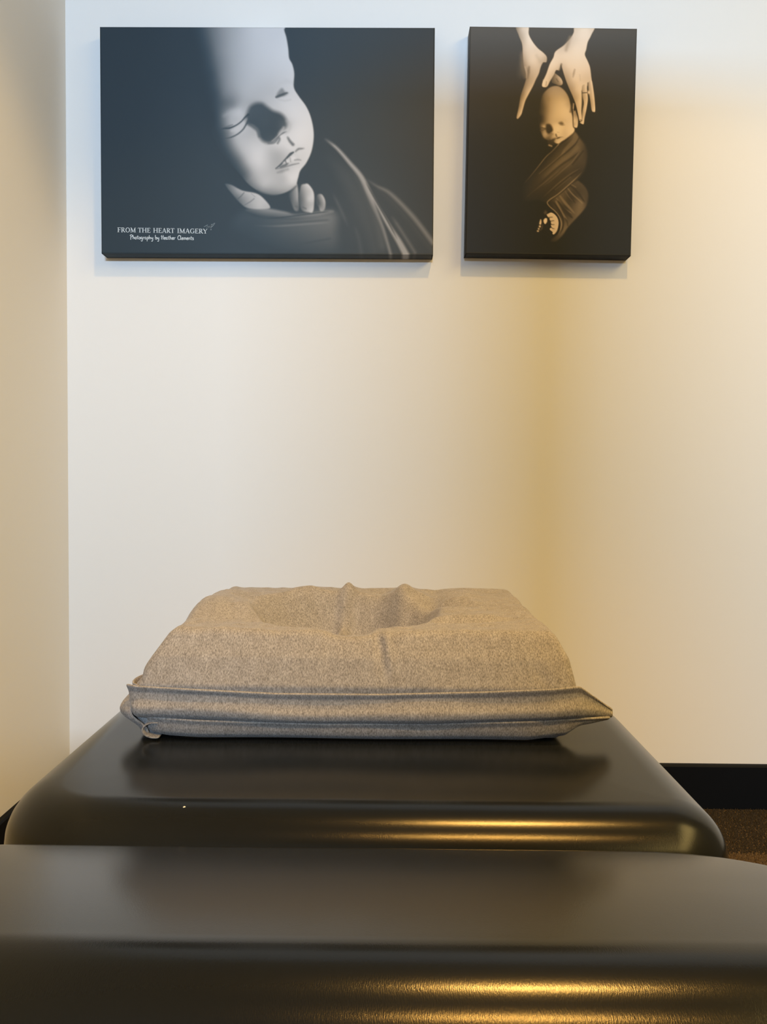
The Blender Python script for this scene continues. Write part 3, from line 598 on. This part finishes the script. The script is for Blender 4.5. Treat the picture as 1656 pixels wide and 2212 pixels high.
def glyph(k, ch, T):
    """serif capitals; T maps unit box (x right, y up) into the picture"""
    def L(P, w): k.line([T(*p) for p in P], w*T.h)
    def stem(x, y0=0, y1=1): L([(x, y0), (x, y1)], TK)
    def serif(x, y, r=.17): L([(x-r, y + (SF/2 if y < .5 else -SF/2)), (x+r, y + (SF/2 if y < .5 else -SF/2))], SF)
    def arc(cx, cy, rx, ry, a0, a1, thin=TN, thick=TK):
        c = T(cx, cy); k.ring(c[0], c[1], rx*T.h, ry*T.h, -a0, -a1, thin*T.h, thick*T.h)
    if ch == 'F': stem(.17); serif(.17, 0); serif(.12, 1, .12); L([(.1, .965), (.6, .965)], .07); L([(.58, 1), (.6, .78)], .05); L([(.2, .52), (.48, .52)], .06); L([(.48, .62), (.48, .42)], .05)
    elif ch == 'E': stem(.17); L([(.03, .965), (.58, .965)], .07); L([(.57, 1), (.59, .78)], .05); L([(.2, .52), (.46, .52)], .06); L([(.46, .62), (.46, .42)], .05); L([(.03, .035), (.6, .035)], .07); L([(.6, 0), (.64, .24)], .05)
    elif ch == 'R': stem(.17); serif(.17, 0); L([(.03, .965), (.36, .965)], .07); arc(.34, .735, .22, .23, 90, -90); L([(.2, .5), (.36, .5)], .06); L([(.34, .5), (.66, .03)], TK); serif(.68, 0, .1)
    elif ch == 'O': arc(.44, .5, .38, .47, 0, 360)
    elif ch == 'M': L([(.13, 0), (.16, 1)], TN); serif(.13, 0, .14); L([(.16, 1), (.48, .06)], TK); L([(.48, .04), (.82, 1)], TN); L([(.82, 0), (.82, 1)], TK); serif(.82, 0, .17); serif(.08, 1, .1); serif(.9, 1, .1)
    elif ch == 'T': stem(.36); serif(.36, 0); L([(.02, .965), (.7, .965)], .07); L([(.02, .76), (.04, 1)], .05); L([(.7, .76), (.68, 1)], .05)
    elif ch == 'H': stem(.17); stem(.73); [serif(x, y) for x in (.17, .73) for y in (0, 1)]; L([(.2, .52), (.7, .52)], .06)
    elif ch == 'A': L([(.1, 0), (.4, 1)], TN); L([(.4, 1), (.7, 0)], TK); serif(.1, 0, .13); serif(.7, 0, .15); L([(.2, .34), (.56, .34)], .06)
    elif ch == 'I': stem(.18); serif(.18, 0); serif(.18, 1)
    elif ch == 'G': arc(.43, .5, .37, .47, 50, 330); L([(.72, .1), (.72, .46)], .13); serif(.7, .46, .14); L([(.68, .78), (.7, 1)], .05)
    elif ch == 'Y': L([(.06, 1), (.38, .46)], TK); L([(.38, .44), (.68, 1)], TN); L([(.38, 0), (.38, .5)], TK); serif(.38, 0); serif(.07, 1, .13); serif(.68, 1, .12)
ADV = dict(F=.66, R=.76, O=.92, M=1.02, T=.76, H=.94, E=.70, A=.82, I=.40, G=.88, Y=.78)
ink = Ink()
for word, x0, x1 in (('FROM', 253.8, 293.4), ('THE', 298.2, 325.2), ('HEART', 331.2, 377), ('IMAGERY', 383, 447.8)):
    tot = sum(ADV[c] for c in word); sc = (x1-x0)/(tot-.06); x = x0
    for c in word:
        def T(a, b, x=x, sc=sc): return np.array((x + a*sc, 501.6 + (x + a*sc - 254)*.0122 - b*10.4))
        T.h = 10.4
        glyph(ink, c, T); x += ADV[c]*sc
ink.build('lettering', M_INK, big)
HAND = {
 'P': (.62, [[(.2, -.15), (.22, .95)], [(.02, .8), (.3, 1.), (.58, .82), (.5, .56), (.22, .45)]]),
 'H': (.62, [[(.12, 0), (.14, 1)], [(.46, -.02), (.48, 1.02)], [(-.02, .72), (.3, .58), (.62, .62)]]),
 'C': (.62, [[(.56, .82), (.42, 1), (.18, .8), (.08, .4), (.2, .05), (.42, .02), (.6, .16)]]),
 'h': (.46, [[(.08, 0), (.1, .95)], [(.1, .3), (.24, .48), (.34, .34), (.36, 0)]]),
 'o': (.44, [[(.22, .5), (.06, .3), (.1, .05), (.26, 0), (.38, .2), (.34, .42), (.2, .5)]]),
 't': (.38, [[(.18, .82), (.18, .1), (.3, .02)], [(0, .56), (.38, .6)]]),
 'g': (.44, [[(.36, .42), (.2, .5), (.06, .3), (.14, .06), (.32, .16), (.38, .46), (.36, -.3), (.2, -.46), (.04, -.3)]]),
 'r': (.38, [[(.08, 0), (.1, .5)], [(.1, .3), (.22, .48), (.36, .44)]]),
 'a': (.46, [[(.36, .44), (.2, .5), (.06, .28), (.14, .02), (.3, .12), (.37, .46)], [(.37, .46), (.38, .1), (.46, .02)]]),
 'p': (.46, [[(.1, .5), (.08, -.48)], [(.1, .34), (.24, .52), (.4, .34), (.3, .06), (.1, .1)]]),
 'y': (.46, [[(.06, .5), (.1, .18), (.24, .1), (.38, .3)], [(.4, .5), (.38, -.2), (.24, -.46), (.06, -.34)]]),
 'b': (.46, [[(.1, 1), (.08, .02)], [(.1, .34), (.26, .5), (.4, .3), (.3, .02), (.09, .06)]]),
 'e': (.42, [[(.08, .26), (.36, .32), (.28, .5), (.1, .42), (.06, .14), (.2, 0), (.38, .1)]]),
 'l': (.26, [[(.1, .98), (.1, .1), (.22, .02)]]),
 'm': (.66, [[(.06, 0), (.08, .5)], [(.08, .34), (.2, .5), (.3, .36), (.31, 0)], [(.31, .34), (.44, .5), (.54, .36), (.56, .02)]]),
 'n': (.46, [[(.06, 0), (.08, .5)], [(.08, .32), (.22, .5), (.34, .36), (.37, .02)]]),
 's': (.40, [[(.34, .42), (.2, .5), (.08, .38), (.2, .27), (.34, .16), (.22, .0), (.04, .06)]])}
ink = Ink()
for word, x0, x1 in (('Photography', 280.5, 331), ('by', 335, 344), ('Heather', 348, 379.5), ('Clements', 383.5, 419)):
    tot = sum(HAND[c][0] for c in word); sc = (x1-x0)/tot; x = x0
    for c in word:
        for P in HAND[c][1]:
            ink.line([(x + a*sc, 516.4 + (x-280)*.010 - b*9.4) for a, b in P], 1.25, 1.05, 4)
        x += HAND[c][0]*sc
ink.build('handwriting', M_INK, big)
ink = Ink()                                              # small feather mark after the heading
for P, a, b in (([(440.5, 489.5), (445, 487), (449, 485.2)], .5, 1.3), ([(452, 489), (457, 485.5), (464.5, 480.4)], 1.2, .5), ([(455, 490.5), (460, 487), (465, 481)], 1.6, .4),
                ([(451, 491.5), (455, 487), (458, 482.5)], .8, .4), ([(446, 490.5), (451, 488.5)], .5, .9)):
    ink.line(P, a*1.6, b*1.6, 3)
ink.ring(456, 494.8, 1.3, 1.3, 0, 360, .9, .9, 10)
ink.build('feather_mark', M_INK2, big)

# ---------------------------------------------------------------- the padded table
def cushion(name, x0, x1, y0, y1, top, thick, r, R, crown, parent, mat):
    cx, cy, a, b = (x0+x1)/2, (y0+y1)/2, (x1-x0)/2, (y1-y0)/2
    RR = R if isinstance(R, tuple) else (R,)*4            # plan radius of each corner: right far, left far, left near, right near
    def outline(s):
        P = []
        for k, (sx, sy) in enumerate(((1, 1), (-1, 1), (-1, -1), (1, -1))):
            rr = max(RR[k]-s, .003); A = a-s-rr; B = b-s-rr
            for i in range(15):
                t = math.pi/2*(k + i/14)
                P.append((cx+sx*A+rr*math.cos(t), cy+sy*B+rr*math.sin(t)))
            n0 = ((-1, 1), (-1, -1), (1, -1), (1, 1))[k]
            p1 = np.array(P[-1]); t = math.pi/2*(k+1); rr = max(RR[(k+1) % 4]-s, .003); A = a-s-rr; B = b-s-rr
            p2 = np.array((cx+n0[0]*A+rr*math.cos(t), cy+n0[1]*B+rr*math.sin(t)))
            for i in range(1, 14): P.append(tuple(p1 + (p2-p1)*i/14))
        return P
    rings = [(.012, top-thick), (.004, top-thick+.003), (0, top-thick+.012)]
    zr = top - crown - r
    rings += [(0, zr*.5 + (top-thick+.012)*.5)]
    for i in range(0, 23):
        t = math.pi/2*i/22
        rings.append((r*(1-math.cos(t)), zr + r*math.sin(t)))
    smax = min(a, b) - .006
    for i in range(1, 13):
        s = r + (smax-r)*i/12
        rings.append((s, top - crown*(1-i/12)**2))
    V = []; F = []
    for s, z in rings: V += [(x, y, z) for x, y in outline(s)]
    n = len(outline(0))
    for k in range(len(rings)-1):
        for i in range(n):
            j = (i+1) % n
            F.append([k*n+i, k*n+j, (k+1)*n+j, (k+1)*n+i])
    F.append([i for i in range(n)][::-1]); F.append([(len(rings)-1)*n+i for i in range(n)])
    return mesh_obj(name, V, F, mat, parent)
TT = CZ - .275                                            # top of the far cushion
table = empty('treatment_table', (-.027, .85, 0))
tag(table, 'black vinyl padded treatment table in two sections under the grey pillow', 'table')
def P_(o):
    o.matrix_parent_inverse = Matrix.Translation((.027, -.85, 0)); return o
P_(cushion('cushion', -.3455, .298, .660, 1.288, TT, .075, .05, (.28, .14, .10, .058), .0012, table, M_VINYL))
near = cushion('cushion', -.40, .318, .341, .638, CZ-.270, .08, .05, .135, .002, table, M_VINYL)
near.data.transform(Matrix.Translation((0, .61, CZ-.272)) @ Matrix.Rotation(math.radians(-13), 4, 'X') @ Matrix.Translation((0, -.61, -CZ+.272)))
P_(near)                                                # this section is tipped a little
P_(box_obj('base_board', (-.32, .69, TT-.093), (.268, 1.26, TT-.075), M_BOARD, table, .003))
bb = box_obj('base_board', (-.375, .40, CZ-.368), (.30, .60, CZ-.35), M_BOARD, table, .003)
bb.data.transform(Matrix.Translation((0, .61, CZ-.272)) @ Matrix.Rotation(math.radians(-13), 4, 'X') @ Matrix.Translation((0, -.61, -CZ+.272)))
P_(bb)
P_(box_obj('rail', (-.29, .46, .33), (-.25, 1.25, .383), M_METAL, table, .004))
P_(box_obj('rail', (.20, .46, .33), (.24, 1.25, .383), M_METAL, table, .004))
P_(box_obj('crossbar', (-.25, .80, .335), (.20, .84, .375), M_METAL, table, .004))
P_(box_obj('crossbar', (-.25, 1.15, .335), (.20, 1.19, .375), M_METAL, table, .004))
for x in (-.29, .20):
    for y in (.48, 1.19):
        P_(box_obj('leg', (x, y, .006), (x+.04, y+.04, .33), M_METAL, table, .004))
        P_(box_obj('foot', (x-.006, y-.006, 0), (x+.046, y+.046, .008), M_METAL, table, .002))

# ---------------------------------------------------------------- pillow
pil = empty('pillow', (-.03, 1.05, TT))
tag(pil, 'heather grey jersey covered face pillow with a hollow in its top', 'pillow')
def Q_(o):
    o.matrix_parent_inverse = Matrix.Translation((.03, -1.05, -TT)); return o
def sstep(a, b, x):
    t = np.clip((x-a)/(b-a), 0, 1); return t*t*(3-2*t)
def vnoise(x, y, seed, cell):
    g = np.random.default_rng(seed).uniform(-1, 1, (64, 64))
    x = x/cell + 100; y = y/cell + 100
    i = np.floor(x).astype(int); j = np.floor(y).astype(int); fx = x-i; fy = y-j
    fx = fx*fx*(3-2*fx); fy = fy*fy*(3-2*fy)
    G = lambda a, b: g[a % 64, b % 64]
    return (G(i, j)*(1-fx)+G(i+1, j)*fx)*(1-fy) + (G(i, j+1)*(1-fx)+G(i+1, j+1)*fx)*fy
def pillow_body():
    HX, HY, HZ, r = .2, .18, .056, .0075
    nx, ny, nz = 170, 150, 50
    half = np.array([HX, HY, HZ]); N3 = (nx, ny, nz)
    key = {}; V = []; F = []
    def vid(i, j, k):
        t = (i, j, k)
        if t not in key:
            key[t] = len(V); V.append([(2*i/nx-1), (2*j/ny-1), (2*k/nz-1)])
        return key[t]
    for i in range(nx):
        for j in range(ny):
            for k, fl in ((0, 1), (nz, 0)):
                q = [vid(i, j, k), vid(i+1, j, k), vid(i+1, j+1, k), vid(i, j+1, k)]; F.append(q[::-1] if fl else q)
    for i in range(nx):
        for k in range(nz):
            for j, fl in ((0, 0), (ny, 1)):
                q = [vid(i, j, k), vid(i+1, j, k), vid(i+1, j, k+1), vid(i, j, k+1)]; F.append(q[::-1] if fl else q)
    for j in range(ny):
        for k in range(nz):
            for i, fl in ((0, 1), (nx, 0)):
                q = [vid(i, j, k), vid(i, j+1, k), vid(i, j+1, k+1), vid(i, j, k+1)]; F.append(q[::-1] if fl else q)
    p = np.array(V)*half
    inner = half - r
    c = np.clip(p, -inner, inner); d = p-c; L = np.linalg.norm(d, axis=1, keepdims=True)
    p = c + d/np.maximum(L, 1e-9)*r
    sx, sy, t = p[:, 0]/HX, p[:, 1]/HY, (p[:, 2]+HZ)/(2*HZ)
    ip = lambda v: np.interp(t, [0, .2, .5, .75, 1], v)
    xl = ip([-.258, -.268, -.270, -.252, -.234]); xr = ip([.186, .198, .202, .196, .182])
    yf = ip([.872, .868, .866, .878, .896]); yb = ip([1.270, 1.275, 1.265, 1.256, 1.248])
    x = (xl+xr)/2 + sx*(xr-xl)/2; y = (yf+yb)/2 + sy*(yb-yf)/2
    h = t*.1125
    # bulging sides
    # hollow of the top
    top = sstep(.70, 1., t)
    e = np.sqrt(((x+.052)/.122)**2 + ((y-1.055)/.142)**2)
    cut = sstep(1.03, .66, e)
    h -= top*.060*cut
    e2 = ((x+.05)/.19)**2 + ((y-1.03)/.15)**2
    h -= top*.006*np.exp(-e2)
    # lowered lip where the hollow meets the front ridge
    h -= top*.0075*np.exp(-((x+.040)/.026)**4 - ((y-.915)/.03)**2)
    # the left side puffs up behind a flat shelf at the front
    h += top*.0095*sstep(.955, 1.03, y)*sstep(-.07, -.15, x)*sstep(1.25, 1.10, y)
    h += top*.0060*sstep(.93, 1.0, y)*np.exp(-((x+.215)/.02)**2)*sstep(1.2, 1.05, y)
    h += top*.0040*np.exp(-((y-.985 - (x-.06)*.12)/.010)**2)*sstep(.045, .07, x)*sstep(.16, .12, x)
    h -= top*.0035*np.exp(-((y-.965 - (x-.06)*.12)/.008)**2)*sstep(.045, .07, x)*sstep(.16, .12, x)
    # cloth gathered at the back rim of the hollow
    back = sstep(1.03, 1.12, y)
    for xi, wd, am in ((-.063, .010, .015), (.018, .015, .013), (-.02, .016, -.004), (.062, .014, -.008), (-.118, .02, .005), (.105, .02, .004)):
        xx = x - xi - (y-1.15)*.12
        h += top*am*np.exp(-(xx/wd)**2)*back*sstep(1.26, 1.19, y)
    h += top*.0045*np.exp(-((y-1.188)/.014)**2 - ((x+.10)/.06)**2)
    h += top*.0035*np.exp(-((y-1.185)/.012)**2 - ((x-.055)/.04)**2)
    h -= top*.009*np.exp(-(((x-.075)+(y-1.12)*.9)/.022)**2 - ((y-1.12)/.045)**2)
    # long soft folds running into the hollow from the left
    u = (x+.17)*.6 + (y-1.03)*.8
    h += top*.004*np.exp(-((u+.01)/.02)**2)*sstep(-.22, -.17, x)*sstep(-.06, -.12, x)
    h -= top*.004*np.exp(-((u-.035)/.02)**2)*sstep(-.22, -.17, x)*sstep(-.06, -.12, x)
    h += top*.0012*vnoise(x, y, 3, .03) + top*.0008*vnoise(x, y, 5, .012)
    # front face creases below the lip
    fr = sstep(.97, .90, y)*sstep(.30, .6, t)
    cr = (x + .008 - (1-t)*.020)/.0055
    y -= fr*(.0035*np.exp(-((cr-1.1)**2)) - .0045*np.exp(-(cr+.4)**2))*sstep(.45, .95, t)
    cr = (x + .062)/.006
    y += fr*.0016*np.exp(-cr**2)*sstep(.5, .9, t)
    y += fr*.0022*np.exp(-((x-.165 - (.6-t)*.05)/.010)**2)*sstep(.8, .55, t)
    y += fr*.0012*vnoise(x, h, 9, .035)
    x += .0012*vnoise(y, h, 11, .04)
    # pocket at the near left corner
    pk = np.exp(-((x+.268)/.010)**2 - ((y-.885)/.02)**2 - ((h-.060)/.010)**2)
    y += pk*.012; x += pk*.006
    h = np.maximum(h, .0006)
    me = bpy.data.meshes.new('pillowcase')
    P = np.stack([x, y, h+TT], -1); q = np.array(F)
    me.vertices.add(len(P)); me.vertices.foreach_set('co', P.ravel())
    me.loops.add(q.size); me.loops.foreach_set('vertex_index', q.ravel().astype(np.int32))
    me.polygons.add(len(q)); me.polygons.foreach_set('loop_start', np.arange(0, q.size, 4, dtype=np.int32))
    me.update(calc_edges=True); me.validate()
    me.polygons.foreach_set('use_smooth', [True]*len(me.polygons))
    me.materials.append(M_JERSEY)
    o = bpy.data.objects.new('pillowcase', me); COL.objects.link(o); o.parent = pil
    return o
Q_(pillow_body())
def sheet(name, fn, nu, nv, thick):
    V = [fn(i/nu, j/nv) for j in range(nv+1) for i in range(nu+1)]
    F = [[j*(nu+1)+i, j*(nu+1)+i+1, (j+1)*(nu+1)+i+1, (j+1)*(nu+1)+i] for j in range(nv) for i in range(nu)]
    o = mesh_obj(name, V, F, M_JERSEY, pil)
    md = o.modifiers.new('thickness', 'SOLIDIFY'); md.thickness = thick; md.offset = 0
    ss = o.modifiers.new('smooth', 'SUBSURF'); ss.levels = 1; ss.render_levels = 1
    return Q_(o)
PI = np.interp
def upper_hem(u, v):
    x = -.2735 + u*(.2425+.2735)
    zt = PI(x, [-.28, -.2735, -.20, -.114, -.007, .10, .2025, .2425], [.0585, .0585, .0565, .0530, .0530, .0565, .0615, .0315])
    zb = PI(x, [-.28, -.262, -.15, -.065, .05, .18, .218, .2425], [.0232, .0232, .0205, .0190, .0205, .0245, .0250, .0225])
    yb = PI(x, [-.28, -.26, -.20, .17, .205, .2425], [.874, .864, .859, .861, .868, .882])
    if u < .02: x += .010*v*(1-u/.02)
    o = PI(v, [0, .05, .2, .45, .65, .82, .93, 1], [.0090, .0086, .0058, .0078, .0112, .0100, .0055, -.0020])
    tip = sstep(.90, 1., u)
    o = o*(1-.6*tip) + .0012*math.sin(x*37)*v + .0018*math.sin(x*16+1.2)*v
    z = zt + (zb-zt)*v
    z += .0012*math.sin(x*29+.7)*math.sin(math.pi*v)
    return (x, yb - o, TT + z)
sheet('hem_flap', upper_hem, 130, 16, .0026)
def lower_hem(u, v):
    x = -.252 + u*(.239+.252)
    zt = PI(x, [-.26, -.252, -.15, -.065, .05, .18, .215, .239], [.0250, .0245, .0222, .0205, .0220, .0262, .0262, .0245])
    zb = PI(x, [-.26, -.252, -.23, -.19, .15, .19, .205, .239], [.006, .005, .0022, .0016, .0016, .0055, .016, .0205])
    yb = PI(x, [-.26, -.24, -.20, .15, .19, .215, .239], [.872, .866, .861, .862, .868, .872, .882])
    o = PI(v, [0, .08, .25, .5, .75, 1], [.0080, .0068, .0046, .0036, .0015, -.0070])
    o = o + .0012*math.sin(x*31+2)*v
    return (x, yb - o, TT + zt + (zb-zt)*v)
sheet('hem_flap', lower_hem, 120, 14, .0026)
def side_fold(u, v):                                      # loose cloth curling round the left end
    a = u*math.pi*.9
    x = -.262 - .0185*math.sin(a)*(1-.55*abs(v-.55)**1.6*2) + .004*math.sin(v*9)
    y = .862 + .050*(1-math.cos(a))*.5 + .004*math.sin(v*7+1)
    z = .0575*(1-v) + .0035*v
    x += .028*max(0, v-.55)**1.3
    return (x, y, TT + z)
sheet('side_fold', side_fold, 14, 18, .0024)
def corner_loop(u, v):                                    # small loop below it, at the table top
    a = -1.9 + u*3.8
    return (-.2450 - .011*math.cos(a) + .012*(1-math.cos(a))*.2, .858 + v*.03, TT + .0098 + .0080*math.sin(a))
sheet('fold_loop', corner_loop, 16, 4, .0024)

# ---------------------------------------------------------------- lint speck on the far cushion
bm = bmesh.new(); bmesh.ops.create_icosphere(bm, subdivisions=2, radius=1)
for v in bm.verts:
    k = 1 + .25*math.sin(v.co.x*5+v.co.y*3); v.co = Vector((v.co.x*.0011*k, v.co.y*.0008*k, v.co.z*.0006*k))
me = bpy.data.meshes.new('lint_speck'); bm.to_mesh(me); bm.free(); me.materials.append(M_LINT)
o = bpy.data.objects.new('lint_speck', me); COL.objects.link(o); o.location = (-.1705, .6925, TT-.0042)
o.rotation_euler = (0, 0, .6)
tag(o, 'tiny white lint speck on the black cushion below the pillow', 'lint')

# ---------------------------------------------------------------- unseen, behind the camera: two cabinet shapes added to block daylight
tall_block = empty('tall_blocker', (.297, -.72, 0)); tag(tall_block, 'tall cupboard shape added behind the camera to block daylight', 'light blocker')
K = lambda o: o
bx = box_obj('blocker_body', (-.197, -.2, 0), (.197, .2, 1.90), M_BLOCKER, tall_block, .002)
for s in (-1, 1):
    d = box_obj('blocker_door', (.0985*s-.096, -.218, .06), (.0985*s+.096, -.2, 1.88), M_BLOCKER, tall_block, .002)
    box_obj('blocker_handle', (.02*s-.005, -.24, .95), (.02*s+.005, -.218, 1.10), M_METAL, d, .002)
low = empty('low_blocker', (-.40, -.72, 0)); tag(low, 'low cabinet shape added behind the camera to block daylight', 'daylight blocker')  # added to dim the lower left of the wall
box_obj('blocker_body', (-.325, -.2, 0), (.36, .2, .94), M_BLOCKER, low, .002)
for s in (-1, 1):
    d = box_obj('blocker_door', (.0175+.17*s-.166, -.218, .06), (.0175+.17*s+.166, -.2, .92), M_BLOCKER, low, .002)
    box_obj('blocker_handle', (.0175+.03*s-.005, -.24, .6), (.0175+.03*s+.005, -.218, .75), M_METAL, d, .002)
win = empty('window_1', ((WX0+WX1)/2, YR, WZ0)); win['kind'] = 'structure'
for lo, hi in (((WX0, WZ0), (WX1, WZ0+.012)), ((WX0, WZ1-.012), (WX1, WZ1)), ((WX0, WZ0+.012), (WX0+.012, WZ1-.012)), ((WX1-.012, WZ0+.012), (WX1, WZ1-.012))):
    box_obj('window_frame', (lo[0]-(WX0+WX1)/2, -.06, lo[1]-WZ0), (hi[0]-(WX0+WX1)/2, -.02, hi[1]-WZ0), M_FRAME, win)
